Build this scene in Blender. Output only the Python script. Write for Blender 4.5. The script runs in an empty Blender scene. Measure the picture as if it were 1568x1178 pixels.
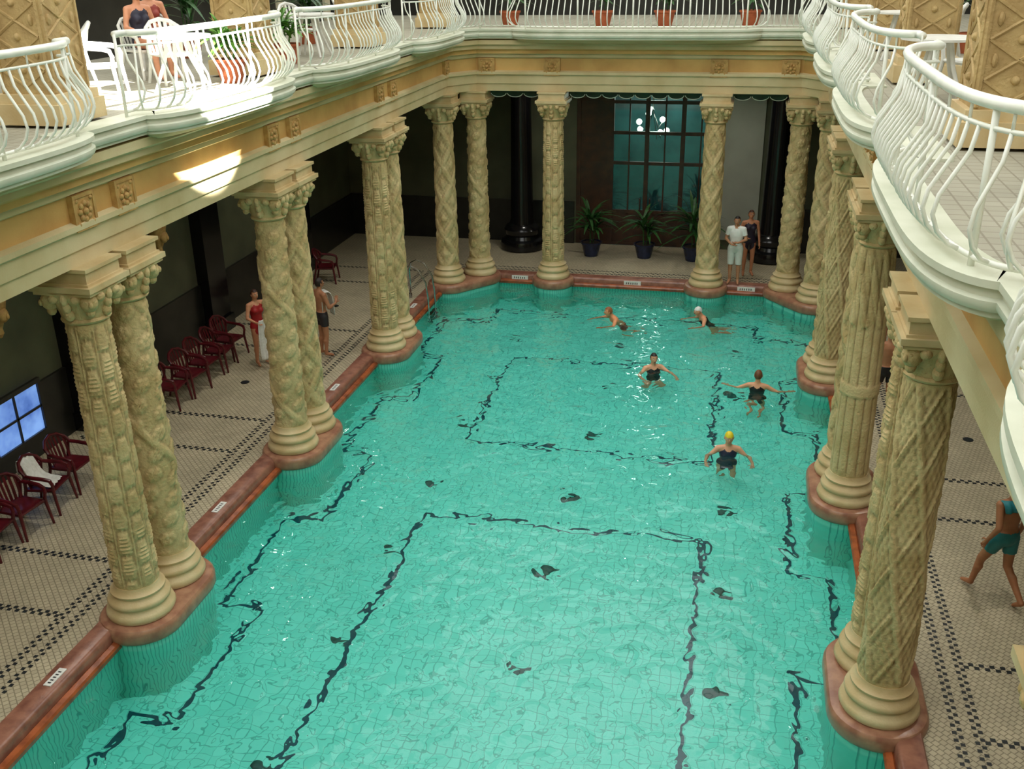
import bpy, bmesh, math, random
from mathutils import Vector, Matrix
random.seed(7)
sc=bpy.context.scene
sc.view_settings.view_transform='Standard'
sc.view_settings.look='None'
PI=math.pi
# ---------------------------------------------------------------- materials
def srgb(r,g,b):
    f=lambda c:(c/255/12.92) if c/255<=0.04045 else ((c/255+0.055)/1.055)**2.4
    return (f(r),f(g),f(b),1)
def nodes(name):
    m=bpy.data.materials.new(name); m.use_nodes=True
    nt=m.node_tree; b=nt.nodes['Principled BSDF']
    return m,nt,b
def mat(name,c1,c2=None,scale=4,rough=.6,bump=0,bscale=40,metal=0,spec=.5,recess_tint=None,emit=0):
    m,nt,b=nodes(name); c2=c2 or tuple(x*.8 for x in c1[:3])+(1,)
    tc=nt.nodes.new('ShaderNodeTexCoord')
    n=nt.nodes.new('ShaderNodeTexNoise'); n.inputs['Scale'].default_value=scale; n.inputs['Detail'].default_value=6
    r=nt.nodes.new('ShaderNodeValToRGB'); r.color_ramp.elements[0].position=.35; r.color_ramp.elements[1].position=.65
    r.color_ramp.elements[0].color=c2; r.color_ramp.elements[1].color=c1
    nt.links.new(tc.outputs['Object'],n.inputs['Vector']); nt.links.new(n.outputs['Fac'],r.inputs['Fac'])
    out=r.outputs['Color']
    if recess_tint:  # multiplies the base colour darker in recesses, by mesh pointiness
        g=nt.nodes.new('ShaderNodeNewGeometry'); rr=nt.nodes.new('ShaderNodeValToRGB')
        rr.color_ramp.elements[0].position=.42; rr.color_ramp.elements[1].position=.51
        rr.color_ramp.elements[0].color=recess_tint; rr.color_ramp.elements[1].color=(1,1,1,1)
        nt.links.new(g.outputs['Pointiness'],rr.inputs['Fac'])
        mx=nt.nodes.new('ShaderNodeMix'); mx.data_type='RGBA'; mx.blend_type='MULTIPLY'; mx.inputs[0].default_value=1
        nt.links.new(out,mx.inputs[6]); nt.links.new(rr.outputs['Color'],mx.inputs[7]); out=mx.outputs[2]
    nt.links.new(out,b.inputs['Base Color'])
    b.inputs['Roughness'].default_value=rough; b.inputs['Metallic'].default_value=metal
    b.inputs['Specular IOR Level'].default_value=spec
    if emit:
        nt.links.new(out,b.inputs['Emission Color']); b.inputs['Emission Strength'].default_value=emit
    if bump:
        n2=nt.nodes.new('ShaderNodeTexNoise'); n2.inputs['Scale'].default_value=bscale; n2.inputs['Detail'].default_value=4
        bp=nt.nodes.new('ShaderNodeBump'); bp.inputs['Strength'].default_value=bump; bp.inputs['Distance'].default_value=.02
        nt.links.new(tc.outputs['Object'],n2.inputs['Vector']); nt.links.new(n2.outputs['Fac'],bp.inputs['Height']); nt.links.new(bp.outputs['Normal'],b.inputs['Normal'])
    return m
def brickmat(name,c1,c2,cm,w,h,mortar,rough=.5,offset=.5,rot=0,spec=.5,lo=.78):
    m,nt,b=nodes(name)
    tc=nt.nodes.new('ShaderNodeTexCoord'); mp=nt.nodes.new('ShaderNodeMapping'); mp.inputs['Rotation'].default_value=(0,0,rot)
    br=nt.nodes.new('ShaderNodeTexBrick'); br.offset=offset
    br.inputs['Scale'].default_value=1; br.inputs['Brick Width'].default_value=w; br.inputs['Row Height'].default_value=h
    br.inputs['Mortar Size'].default_value=mortar; br.inputs['Color1'].default_value=c1; br.inputs['Color2'].default_value=c2; br.inputs['Mortar'].default_value=cm
    n=nt.nodes.new('ShaderNodeTexNoise'); n.inputs['Scale'].default_value=1.3; n.inputs['Detail'].default_value=5
    r=nt.nodes.new('ShaderNodeValToRGB'); r.color_ramp.elements[0].color=(lo,lo,lo,1); r.color_ramp.elements[0].position=.3; r.color_ramp.elements[1].position=.7
    mx=nt.nodes.new('ShaderNodeMix'); mx.data_type='RGBA'; mx.blend_type='MULTIPLY'; mx.inputs[0].default_value=1
    nt.links.new(tc.outputs['Object'],mp.inputs['Vector']); nt.links.new(mp.outputs['Vector'],br.inputs['Vector'])
    nt.links.new(tc.outputs['Object'],n.inputs['Vector']); nt.links.new(n.outputs['Fac'],r.inputs['Fac'])
    nt.links.new(br.outputs['Color'],mx.inputs[6]); nt.links.new(r.outputs['Color'],mx.inputs[7]); nt.links.new(mx.outputs[2],b.inputs['Base Color'])
    b.inputs['Roughness'].default_value=rough; b.inputs['Specular IOR Level'].default_value=spec
    return m
M={}
M['stone']=mat('carved_stone',srgb(214,190,140),srgb(188,160,108),2.4,.65,.9,24,recess_tint=(.26,.19,.12,1))
M['base']=mat('column_base_stone',srgb(212,192,148),srgb(194,168,120),2.4,.5,.15,40)
M['stone2']=mat('entablature_stone',srgb(214,198,156),srgb(194,174,128),1.2,.6,.15,50)
M['ochre']=mat('ochre_stone',srgb(216,174,106),srgb(194,150,86),1.5,.6,.15,50)
M['rosette']=mat('rosette_stone',srgb(204,164,100),srgb(176,136,78),9,.6,.3,60,recess_tint=(.4,.28,.18,1))
M['pier']=mat('pier_stone',srgb(190,164,112),srgb(166,138,90),4,.7,.6,30,recess_tint=(.36,.26,.16,1))
M['white']=mat('white_paint',srgb(240,242,234),srgb(228,232,220),6,.35)
M['slabedge']=mat('slab_edge_paint',srgb(216,218,200),srgb(196,200,178),2,.5)
M['curb']=mat('red_marble',srgb(152,104,84),srgb(118,74,60),6,.3,.1,30)
M['curb2']=mat('orange_marble',srgb(164,88,48),srgb(116,60,34),5,.25,.1,30)
M['ped']=mat('pedestal_marble',srgb(172,128,100),srgb(140,94,74),6,.3,.1,30)
M['deck']=brickmat('deck_mosaic',srgb(200,188,158),srgb(186,174,146),srgb(140,130,106),.075,.075,.006,.45,rot=PI/4)
M['inlay']=mat('black_mosaic',srgb(40,44,46),srgb(28,32,34),20,.4)
M['upfloor']=brickmat('terrace_tiles',srgb(172,168,150),srgb(162,158,140),srgb(140,134,116),.15,.15,.008,.6,offset=0,lo=.85)
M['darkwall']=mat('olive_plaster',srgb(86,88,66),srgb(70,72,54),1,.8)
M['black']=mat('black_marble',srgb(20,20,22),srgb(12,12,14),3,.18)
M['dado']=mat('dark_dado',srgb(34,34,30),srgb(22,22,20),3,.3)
M['cream']=mat('cream_plaster',srgb(190,184,158),srgb(176,168,140),1,.8)
M['greywall']=mat('grey_plaster',srgb(160,162,150),srgb(146,148,136),1,.8)
M['wood']=mat('brown_wood',srgb(70,42,26),srgb(48,28,18),4,.4)
M['redplastic']=mat('dark_red_plastic',srgb(92,18,28),srgb(70,12,20),8,.3)
M['whiteplastic']=mat('white_plastic',srgb(226,226,220),srgb(210,210,204),8,.35)
M['steel']=mat('steel',srgb(190,190,190),srgb(160,160,160),8,.2,metal=1)
M['leaf']=mat('leaf_green',srgb(50,98,40),srgb(26,66,24),12,.45)
M['leaf2']=mat('leaf_light',srgb(110,160,70),srgb(70,120,44),12,.45)
M['terra']=mat('terracotta',srgb(176,92,54),srgb(150,74,42),6,.7)
M['bluepot']=mat('blue_glazed_pot',srgb(30,40,72),srgb(20,28,52),6,.2)
M['soil']=mat('soil',srgb(60,42,28),srgb(40,28,20),20,.9)
M['towel']=mat('white_towel_cloth',srgb(232,232,228),srgb(216,216,210),20,.9,.3,120)
M['valance']=mat('green_valance',srgb(30,66,50),srgb(20,48,36),4,.6)
M['globe']=mat('lamp_globe',(1,.95,.85,1),(1,.93,.8,1),4,.4,emit=8)
M['winglow']=mat('daylight_window_glass',srgb(120,160,225),srgb(50,84,160),1.6,.1,emit=1.0)
M['teal']=mat('lobby_teal',srgb(60,112,116),srgb(34,74,78),1.2,.6)
M['sign']=mat('sign_enamel',srgb(232,232,226),srgb(214,214,206),20,.3)
M['inlet']=mat('inlet_dark',srgb(20,92,86),srgb(12,70,66),10,.5)
M['lineblue']=mat('pool_line_tile',srgb(12,88,100),srgb(8,70,84),10,.3)
def glassmat():
    m,nt,b=nodes('door_glass')
    nt.nodes.remove(b); o=nt.nodes['Material Output']
    t=nt.nodes.new('ShaderNodeBsdfTransparent'); t.inputs[0].default_value=(.8,.92,.9,1)
    g=nt.nodes.new('ShaderNodeBsdfGlossy'); g.inputs['Roughness'].default_value=.03
    f=nt.nodes.new('ShaderNodeFresnel'); f.inputs[0].default_value=1.7
    mx=nt.nodes.new('ShaderNodeMixShader')
    nt.links.new(f.outputs[0],mx.inputs[0]); nt.links.new(t.outputs[0],mx.inputs[1]); nt.links.new(g.outputs[0],mx.inputs[2]); nt.links.new(mx.outputs[0],o.inputs[0])
    return m
M['glass']=glassmat()
def pooltile():
    m,nt,b=nodes('turquoise_pool_tile')
    tc=nt.nodes.new('ShaderNodeTexCoord')
    br=nt.nodes.new('ShaderNodeTexBrick'); br.offset=0
    br.inputs['Scale'].default_value=1; br.inputs['Brick Width'].default_value=.15; br.inputs['Row Height'].default_value=.15
    br.inputs['Mortar Size'].default_value=.007
    br.inputs['Color1'].default_value=(.21,.95,.81,1); br.inputs['Color2'].default_value=(.16,.87,.73,1); br.inputs['Mortar'].default_value=(.09,.60,.50,1)
    nt.links.new(tc.outputs['Object'],br.inputs['Vector']); nt.links.new(br.outputs['Color'],b.inputs['Base Color'])
    b.inputs['Roughness'].default_value=.3
    return m
M['pooltile']=pooltile()
def walltile():
    m,nt,b=nodes('green_ribbed_wall_tile')
    tc=nt.nodes.new('ShaderNodeTexCoord'); sp=nt.nodes.new('ShaderNodeSeparateXYZ'); ad=nt.nodes.new('ShaderNodeMath')
    ml=nt.nodes.new('ShaderNodeMath'); ml.operation='MULTIPLY'; ml.inputs[1].default_value=14
    fr=nt.nodes.new('ShaderNodeMath'); fr.operation='FRACT'
    r=nt.nodes.new('ShaderNodeValToRGB'); r.color_ramp.elements[0].color=(.05,.34,.29,1); r.color_ramp.elements[1].color=(.17,.68,.56,1)
    r.color_ramp.elements[0].position=.08; r.color_ramp.elements[1].position=.25
    nt.links.new(tc.outputs['Object'],sp.inputs[0]); nt.links.new(sp.outputs[0],ad.inputs[0]); nt.links.new(sp.outputs[1],ad.inputs[1])
    nt.links.new(ad.outputs[0],ml.inputs[0]); nt.links.new(ml.outputs[0],fr.inputs[0]); nt.links.new(fr.outputs[0],r.inputs[0]); nt.links.new(r.outputs[0],b.inputs['Base Color'])
    b.inputs['Roughness'].default_value=.3
    return m
M['walltile']=walltile()
def watermat():
    m,nt,b=nodes('pool_water_surface')
    b.inputs['Base Color'].default_value=(.88,1,.99,1); b.inputs['Roughness'].default_value=0; b.inputs['IOR'].default_value=1.333
    b.inputs['Transmission Weight'].default_value=1
    tc=nt.nodes.new('ShaderNodeTexCoord')
    n=nt.nodes.new('ShaderNodeTexNoise'); n.inputs['Scale'].default_value=2.7; n.inputs['Detail'].default_value=1.3; n.inputs['Distortion'].default_value=.5
    n2=nt.nodes.new('ShaderNodeTexNoise'); n2.inputs['Scale'].default_value=.7; n2.inputs['Detail'].default_value=1
    ad=nt.nodes.new('ShaderNodeMath'); ad.operation='MULTIPLY_ADD'; ad.inputs[1].default_value=1.6
    bp=nt.nodes.new('ShaderNodeBump'); bp.inputs['Strength'].default_value=1; bp.inputs['Distance'].default_value=.068
    nt.links.new(tc.outputs['Object'],n.inputs['Vector']); nt.links.new(tc.outputs['Object'],n2.inputs['Vector'])
    nt.links.new(n2.outputs['Fac'],ad.inputs[0]); nt.links.new(n.outputs['Fac'],ad.inputs[2])
    nt.links.new(ad.outputs[0],bp.inputs['Height']); nt.links.new(bp.outputs['Normal'],b.inputs['Normal'])
    return m
M['water']=watermat()
# ---------------------------------------------------------------- mesh helpers
def finish(name,bm,mats,smooth=False,loc=None,recalc=True):
    if recalc: bmesh.ops.recalc_face_normals(bm,faces=bm.faces[:])
    me=bpy.data.meshes.new(name); bm.to_mesh(me); bm.free()
    for k in mats: me.materials.append(M[k] if isinstance(k,str) else k)
    if smooth:
        for p in me.polygons: p.use_smooth=True
        if smooth!='all':
            try: me.set_sharp_from_angle(angle=math.radians(35))
            except Exception: pass
    ob=bpy.data.objects.new(name,me); sc.collection.objects.link(ob)
    if loc: ob.location=loc
    return ob
def inst(name,me,loc,rz=0,scale=None):
    ob=bpy.data.objects.new(name,me); sc.collection.objects.link(ob); ob.location=loc; ob.rotation_euler=(0,0,rz)
    if scale: ob.scale=scale
    return ob
def box(bm,x0,x1,y0,y1,z0,z1,mi=0):
    v=[bm.verts.new((x,y,z)) for z in (z0,z1) for y in (y0,y1) for x in (x0,x1)]
    for q in ((0,2,3,1),(4,5,7,6),(0,1,5,4),(2,6,7,3),(0,4,6,2),(1,3,7,5)):
        f=bm.faces.new([v[i] for i in q]); f.material_index=mi
    return v
def tube(bm,pts,r,n=6,mi=0,flat=1,cap=True):
    pts=[Vector(p) for p in pts]; rad=r if isinstance(r,(list,tuple)) else [r]*len(pts)
    rings=[]; up=Vector((0,0,1)); prev=None
    for i,p in enumerate(pts):
        d=(pts[min(i+1,len(pts)-1)]-pts[max(i-1,0)]).normalized()
        if prev is None:
            a=d.cross(up)
            if a.length<.05: a=d.cross(Vector((0,1,0)))
            a.normalize()
        else:
            a=(prev-d*prev.dot(d)).normalized()
        prev=a; b=d.cross(a)
        rings.append([bm.verts.new(p+a*math.cos(2*PI*j/n)*rad[i]+b*math.sin(2*PI*j/n)*rad[i]*flat) for j in range(n)])
    for i in range(len(rings)-1):
        for j in range(n):
            f=bm.faces.new((rings[i][j],rings[i][(j+1)%n],rings[i+1][(j+1)%n],rings[i+1][j])); f.material_index=mi
    if cap:
        f=bm.faces.new(rings[0][::-1]); f.material_index=mi; f=bm.faces.new(rings[-1]); f.material_index=mi
def lathe(bm,prof,n=32,c=(0,0,0),mi=0,fun=None):
    rings=[]
    for r,z in prof:
        rg=[]
        for j in range(n):
            t=2*PI*j/n; rr=r+(fun(t,z) if fun else 0)
            rg.append(bm.verts.new((c[0]+rr*math.cos(t),c[1]+rr*math.sin(t),c[2]+z)))
        rings.append(rg)
    for i in range(len(rings)-1):
        for j in range(n):
            f=bm.faces.new((rings[i][j],rings[i][(j+1)%n],rings[i+1][(j+1)%n],rings[i+1][j])); f.material_index=mi
    f=bm.faces.new(rings[0][::-1]); f.material_index=mi; f=bm.faces.new(rings[-1]); f.material_index=mi
def ellip(bm,c,s,mi=0,rot=None,u=14,v=10):
    m=Matrix.Translation(Vector(c))
    if rot: m=m@rot.to_4x4()
    m=m@Matrix.Diagonal((s[0],s[1],s[2],1))
    r=bmesh.ops.create_uvsphere(bm,u_segments=u,v_segments=v,radius=1,matrix=m)
    fs=set(f for vv in r['verts'] for f in vv.link_faces)
    for f in fs: f.material_index=mi; f.smooth=True
def sweep(bm,path,prof,mfun=None,caps=True):
    P=[Vector((p[0],p[1])) for p in path]; rings=[]
    for i,p in enumerate(P):
        if i==0: d0=d1=(P[1]-P[0]).normalized()
        elif i==len(P)-1: d0=d1=(P[-1]-P[-2]).normalized()
        else: d0=(P[i]-P[i-1]).normalized(); d1=(P[i+1]-P[i]).normalized()
        n0=Vector((d0.y,-d0.x)); n1=Vector((d1.y,-d1.x)); n=(n0+n1).normalized(); k=1/max(.45,n.dot(n0))
        rings.append([bm.verts.new((p.x+n.x*o*k,p.y+n.y*o*k,z)) for o,z in prof])
    m=len(prof)
    for i in range(len(rings)-1):
        for j in range(m):
            f=bm.faces.new((rings[i][j],rings[i][(j+1)%m],rings[i+1][(j+1)%m],rings[i+1][j]))
            if mfun: f.material_index=mfun(prof[j],prof[(j+1)%m])
    if caps: bm.faces.new(rings[0]); bm.faces.new(rings[-1][::-1])
# ---------------------------------------------------------------- layout constants
AY=[3.6,9.75,14.6,19.5]
CX=4.62
NEAR=-4.0
WZ=-.205
# ---------------------------------------------------------------- floor / pool
bm=bmesh.new()
box(bm,-9,-5.02,NEAR,29,-.25,0); box(bm,5.02,9,NEAR,29,-.25,0); box(bm,-5.02,5.02,25.62,29,-.25,0); box(bm,-5.02,5.02,NEAR,.98,-.25,0)
finish('floor',bm,['deck'])
bm=bmesh.new()
FZ=-1.5
box(bm,-5.02,5.02,.98,25.62,FZ-.2,FZ,0)
box(bm,-5.02,-4.75,.98,25.62,FZ,-.12,1); box(bm,4.75,5.02,.98,25.62,FZ,-.12,1)
box(bm,-4.75,4.75,25.35,25.62,FZ,-.12,1); box(bm,-4.75,4.75,.98,1.25,FZ,-.12,1)
def line(x0,y0,x1,y1,w=.068):
    if x0==x1: box(bm,x0-w/2,x0+w/2,min(y0,y1)-w/2,max(y0,y1)+w/2,FZ,FZ+.004,2)
    else: box(bm,min(x0,x1)-w/2,max(x0,x1)+w/2,y0-w/2,y0+w/2,FZ,FZ+.005,2)
XA,XB=-2.22,2.5
for s,X_ in((-1,XA),(1,XB)):
    line(X_,3,X_,14.4); line(X_,17.1,X_,21.4)
    seq=[(4.45,1.5)]
    for a in AY:
        seq+=[(4.45,a-.8),(3.85,a-.8),(3.85,a+1.6),(4.45,a+1.6)]
    seq+=[(4.45,23.5),(3.3,23.5),(3.3,24.4)]
    for p,q in zip(seq[:-1],seq[1:]): line(s*p[0],p[1],s*q[0],q[1])
line(XA,14.4,XB,14.4); line(XA,17.1,XB,17.1); line(XA,21.4,XB,21.4); line(-3.3,24.4,3.3,24.4)
for y in (3.8,6.15,8.5,10.85,13.1,15.4,17.8,20.1,22.5):
    for x in (-2.45,.15,2.8):
        lathe(bm,[(.10,FZ),(.10,FZ+.03),(.07,FZ+.045),(.02,FZ+.05)],14,(x,y,0),3)
        box(bm,x+.08,x+.22,y-.03,y+.03,FZ,FZ+.012,3)
finish('swimming_pool',bm,['pooltile','walltile','lineblue','inlet'])
bm=bmesh.new()
v=[bm.verts.new(p) for p in((-4.76,1.24,WZ),(4.76,1.24,WZ),(4.76,25.36,WZ),(-4.76,25.36,WZ))]; bm.faces.new(v)
finish('pool_water',bm,['water'],recalc=False)
bm=bmesh.new()
cp=[(-4.75,.98),(-4.75,25.35),(4.75,25.35),(4.75,.98)]
sweep(bm,cp,[(-.3,-.12),(-.3,.07),(-.28,.09),(-.05,.09),(-.02,.07),(0,.03),(.0,-.12)],lambda a,b:0)
sweep(bm,cp,[(-.02,-.08),(.02,-.05),(.09,-.06),(.11,-.09),(.10,-.15),(-.02,-.15)],lambda a,b:1)
finish('pool_coping',bm,['curb','curb2'],True)
bm=bmesh.new()
def dash(x,y,s=.05): box(bm,x-s/2,x+s/2,y-s/2,y+s/2,0,.002)
for sd in(-1,1):
    for row in range(4):
        x=5.42+row*.06+(0.1 if row>1 else 0); y=1.2+(row%2)*.06
        while y<25.5: dash(sd*x,y); y+=.12
    for a in AY+[24.4]:
        for yy in(a-.25,a+1.05):
            for row in range(2):
                x=5.75+(row%2)*.06
                while x<8.7: dash(sd*x,yy+row*.06,.058); x+=.12
for row in range(4):
    y=26.0+row*.06+(0.1 if row>1 else 0); x=-5.2+(row%2)*.06
    while x<5.2: dash(x,y); x+=.12
finish('floor_mosaic_inlay',bm,['inlay'])
bm=bmesh.new()
for sd in(-1,1):
    for y in(7.6,12.5,17.3,22.2):
        lathe(bm,[(.09,0),(.09,.006),(.03,.008)],16,(sd*6.9,y,0))
finish('floor_drain',bm,['inlay'])
def plate(x,y,rz):
    bm=bmesh.new(); box(bm,-.16,.16,-.05,.05,0,.012); 
    for i in range(5): box(bm,-.12+i*.05,-.10+i*.05,-.02,.02,.012,.014,1)
    o=finish('depth_sign',bm,['sign','inlay']); o.location=(x,y,.09); o.rotation_euler=(0,0,rz)
for y in(8.3,12.4,17.2,22.3):
    plate(-4.9,y,PI/2); plate(4.9,y,PI/2)
bm=bmesh.new()
for x in(-2.9,.1,3.0):
    box(bm,x-.22,x+.22,25.325,25.35,-.06,.05)
    for i in range(6): box(bm,x-.16+i*.055,x-.14+i*.055,25.32,25.325,-.03,.02,1)
finish('pool_edge_sign',bm,['sign','inlay'])
# ---------------------------------------------------------------- columns
def fr(x): return x-math.floor(x)
def cl(x,a=0,b=1): return max(a,min(b,x))
def rel_leaf(t,z):
    U=t/(2*PI)*8; cell=math.floor(U)%8; u=U-math.floor(U); V=z/.36+.5*(cell%2); v=fr(V); w=1-abs(2*u-1)
    h=.034*cl(min(w*3.4-1.2*abs(v-.4)*2,(1-v)*6,v*6)); stem=.02*cl((w-.8)*6)
    frame=.018*cl((1-w)*7-5.6)
    return max(h*(.8+.2*math.cos(14*PI*v)),frame,stem)-.012
def rel_vine(t,z):
    p=fr(t/(2*PI)+z*.5); d=min(p,1-p); h=.026*cl(2.2-d/.022)
    A=t/(2*PI)*5-z*.9; q=fr(A); k=fr(z*3.6+.5*math.floor(A)); r=math.hypot((q-.5)/.36,(k-.5)/.40); e=1-r
    lf=.028*cl(e*3)*(.75+.25*math.cos(6*math.atan2(k-.5,q-.5)))
    return max(h,lf)-.010
def rel_lat(t,z):
    a=abs(fr((t*5+z*3.4)/(2*PI))-.5)*2; b=abs(fr((t*5-z*8.5)/(2*PI))-.5)*2
    return .028*max(cl((a-.7)*5),cl((b-.78)*5)*.8)-.008+.007*math.cos(20*t)*math.cos(34*z)
def rel_flute(t,z):
    s=.018*abs(math.cos(6*t))**.5
    if 1.9<z<2.08: s=.03
    if z>3.0: s+=.022*cl(2*math.cos(8*t+z*7))
    return s-.01
def rel_braid(t,z):
    a=cl(math.cos(3*t+z*7)*2-.9); b=cl(math.cos(3*t-z*7)*2-.9); c=cl(-math.cos(3*t+z*7)*1.6-.5)*cl(-math.cos(3*t-z*7)*1.6-.5)
    return .026*max(a,b,c)-.008+.004*math.cos(15*t)*math.cos(45*z)
ST=4.17
def make_col(kind,fun):
    bm=bmesh.new(); z0=.12
    prof=[(.36,z0),(.42,z0+.01),(.44,z0+.06),(.42,z0+.12),(.38,z0+.14),(.37,z0+.18),(.39,z0+.2),(.40,z0+.23),(.385,z0+.27),(.345,z0+.29),(.33,z0+.33),(.345,z0+.35),(.345,z0+.37),(.30,z0+.40),(.287,z0+.46)]
    lathe(bm,prof,40,mi=1)
    zz=[]; z=.56
    while z<ST: zz.append(z); z+=.026
    def sh(t,z):
        e=min(1,(z-.56)/.1,(ST-z)/.1); return fun(t,z)*max(0,e)
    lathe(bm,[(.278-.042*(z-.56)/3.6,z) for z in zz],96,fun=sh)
    k0=ST-.02
    lathe(bm,[(.235,k0),(.27,k0+.02),(.28,k0+.04),(.268,k0+.06),(.245,k0+.08)],36)
    c0=ST+.05; c1=4.56; H_=c1-c0
    def bell(t,z):
        k=max(0,min(1,(z-c0)/H_)); return k*.05*abs(math.cos(2*t+PI/2))+.02*abs(math.cos(8*t))*(1-k)
    lathe(bm,[(.245+.115*(i/9)**1.6,c0+H_*i/9) for i in range(10)],48,fun=bell)
    mz=c0+H_*.66
    for i in range(4):
        t=PI/4+i*PI/2; c=math.cos(t); s=math.sin(t)
        ellip(bm,(c*.35,s*.35,mz),(.10,.10,.115))
        ellip(bm,(c*.45,s*.45,mz-.01),(.026,.026,.04),u=8,v=6)
        ellip(bm,(c*.35,s*.35,mz-.12),(.055,.055,.06),u=8,v=6)
        for d in(-1,1):
            ellip(bm,(c*.425-s*d*.04,s*.425+c*d*.04,mz+.03),(.02,.02,.016),u=8,v=6)
            ellip(bm,(c*.33-s*d*.13,s*.33+c*d*.13,mz+.05),(.06,.06,.06),u=10,v=8)
        t=i*PI/2; c=math.cos(t); s=math.sin(t)
        for k in range(3): ellip(bm,(c*(.28+.03*k),s*(.28+.03*k),c0+.07+.1*k),(.06-.008*k,.06-.008*k,.075),u=10,v=8)
    def sq(h,a,b): box(bm,-h,h,-h,h,a,b,1)
    sq(.36,4.54,4.585); sq(.39,4.585,4.65); sq(.345,4.65,4.68); sq(.32,4.68,4.81); sq(.35,4.81,4.852)
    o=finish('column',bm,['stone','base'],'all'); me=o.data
    try: me.set_sharp_from_angle(angle=math.radians(50))
    except Exception: pass
    bpy.data.objects.remove(o); return me
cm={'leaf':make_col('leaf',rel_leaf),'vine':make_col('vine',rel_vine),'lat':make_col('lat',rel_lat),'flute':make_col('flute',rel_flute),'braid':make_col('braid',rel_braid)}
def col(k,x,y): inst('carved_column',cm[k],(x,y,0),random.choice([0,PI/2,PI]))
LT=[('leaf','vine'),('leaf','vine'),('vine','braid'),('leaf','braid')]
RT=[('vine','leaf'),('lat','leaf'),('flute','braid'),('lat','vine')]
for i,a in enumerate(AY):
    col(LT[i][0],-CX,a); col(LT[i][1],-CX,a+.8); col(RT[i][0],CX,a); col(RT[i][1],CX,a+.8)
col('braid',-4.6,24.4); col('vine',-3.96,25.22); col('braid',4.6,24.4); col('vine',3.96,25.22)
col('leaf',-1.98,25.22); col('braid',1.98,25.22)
def pedestal(c1,c2):
    bm=bmesh.new(); c1=Vector(c1); c2=Vector(c2); mid=(c1+c2)/2
    def ringpts(r):
        out=[]
        d=(c2-c1)
        if d.length<.01:
            return [(r*math.cos(2*PI*i/40),r*math.sin(2*PI*i/40)) for i in range(40)]
        ang=math.atan2(d.y,d.x)
        for i in range(21):
            t=ang-PI/2+PI*i/20; out.append((c2.x-mid.x+r*math.cos(t),c2.y-mid.y+r*math.sin(t)))
        for i in range(21):
            t=ang+PI/2+PI*i/20; out.append((c1.x-mid.x+r*math.cos(t),c1.y-mid.y+r*math.sin(t)))
        return out
    prof=[(.50,FZ,1),(.50,-.12,1),(.53,-.10,0),(.55,-.06,0),(.55,.05,0),(.54,.08,0),(.52,.105,0),(.46,.122,0)]
    rings=[[bm.verts.new((x,y,z)) for x,y in ringpts(r)] for r,z,m in prof]; n=len(rings[0])
    for i in range(len(rings)-1):
        for j in range(n):
            f=bm.faces.new((rings[i][j],rings[i][(j+1)%n],rings[i+1][(j+1)%n],rings[i+1][j])); f.material_index=prof[i][2]
    bm.faces.new(rings[-1]); bm.faces.new(rings[0][::-1])
    finish('column_pedestal',bm,['ped','walltile'],True,loc=(mid.x,mid.y,0))
for s in(-1,1):
    for a in AY: pedestal((s*CX,a),(s*CX,a+.8))
    pedestal((s*4.6,24.4),(s*3.96,25.22)); pedestal((s*1.98,25.22),(s*1.98,25.22))
# ---------------------------------------------------------------- entablature
cpath=[(-4.6,NEAR),(-4.6,24.4),(-3.96,25.22),(3.96,25.22),(4.6,24.4),(4.6,NEAR)]
bm=bmesh.new()
FO=.15
prof=[(-.3,4.85),(FO,4.85),(FO,5.02),(FO+.03,5.03),(FO+.03,5.22),(FO+.08,5.25),(FO+.08,5.31),(FO,5.34),(FO,5.62),(.21,5.65),(.21,5.71),(.29,5.74),(.29,5.81),(.37,5.85),(.37,5.92),(.44,5.96),(.44,6.06),(-.3,6.06)]
sweep(bm,cpath,prof,lambda a,b:1 if (a[1]>=5.33 and b[1]<=5.63) or (5.73<a[1]<5.83) else 0)
finish('entablature',bm,['stone2','ochre'])
def roset():
    bm=bmesh.new(); box(bm,0,.06,-.2,.2,-.2,.2)
    box(bm,.06,.075,-.2,.2,.16,.2); box(bm,.06,.075,-.2,.2,-.2,-.16); box(bm,.06,.075,-.2,-.16,-.16,.16); box(bm,.06,.075,.16,.2,-.16,.16)
    for i in range(8):
        t=i*PI/4; ellip(bm,(.065,math.cos(t)*.09,math.sin(t)*.09),(.028,.035,.035),u=8,v=6)
    ellip(bm,(.075,0,0),(.035,.04,.04),u=8,v=6)
    for sy in(-1,1):
        for sz in(-1,1): ellip(bm,(.065,sy*.13,sz*.13),(.02,.025,.025),u=8,v=6)
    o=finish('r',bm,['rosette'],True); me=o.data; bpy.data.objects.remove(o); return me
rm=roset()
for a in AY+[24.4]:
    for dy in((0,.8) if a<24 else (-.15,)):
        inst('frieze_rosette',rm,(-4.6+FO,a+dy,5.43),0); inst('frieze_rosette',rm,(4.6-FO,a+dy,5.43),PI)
for x in(-3.6,-1.98,1.98,3.6): inst('frieze_rosette',rm,(x,25.22-FO,5.43),-PI/2)
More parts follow.
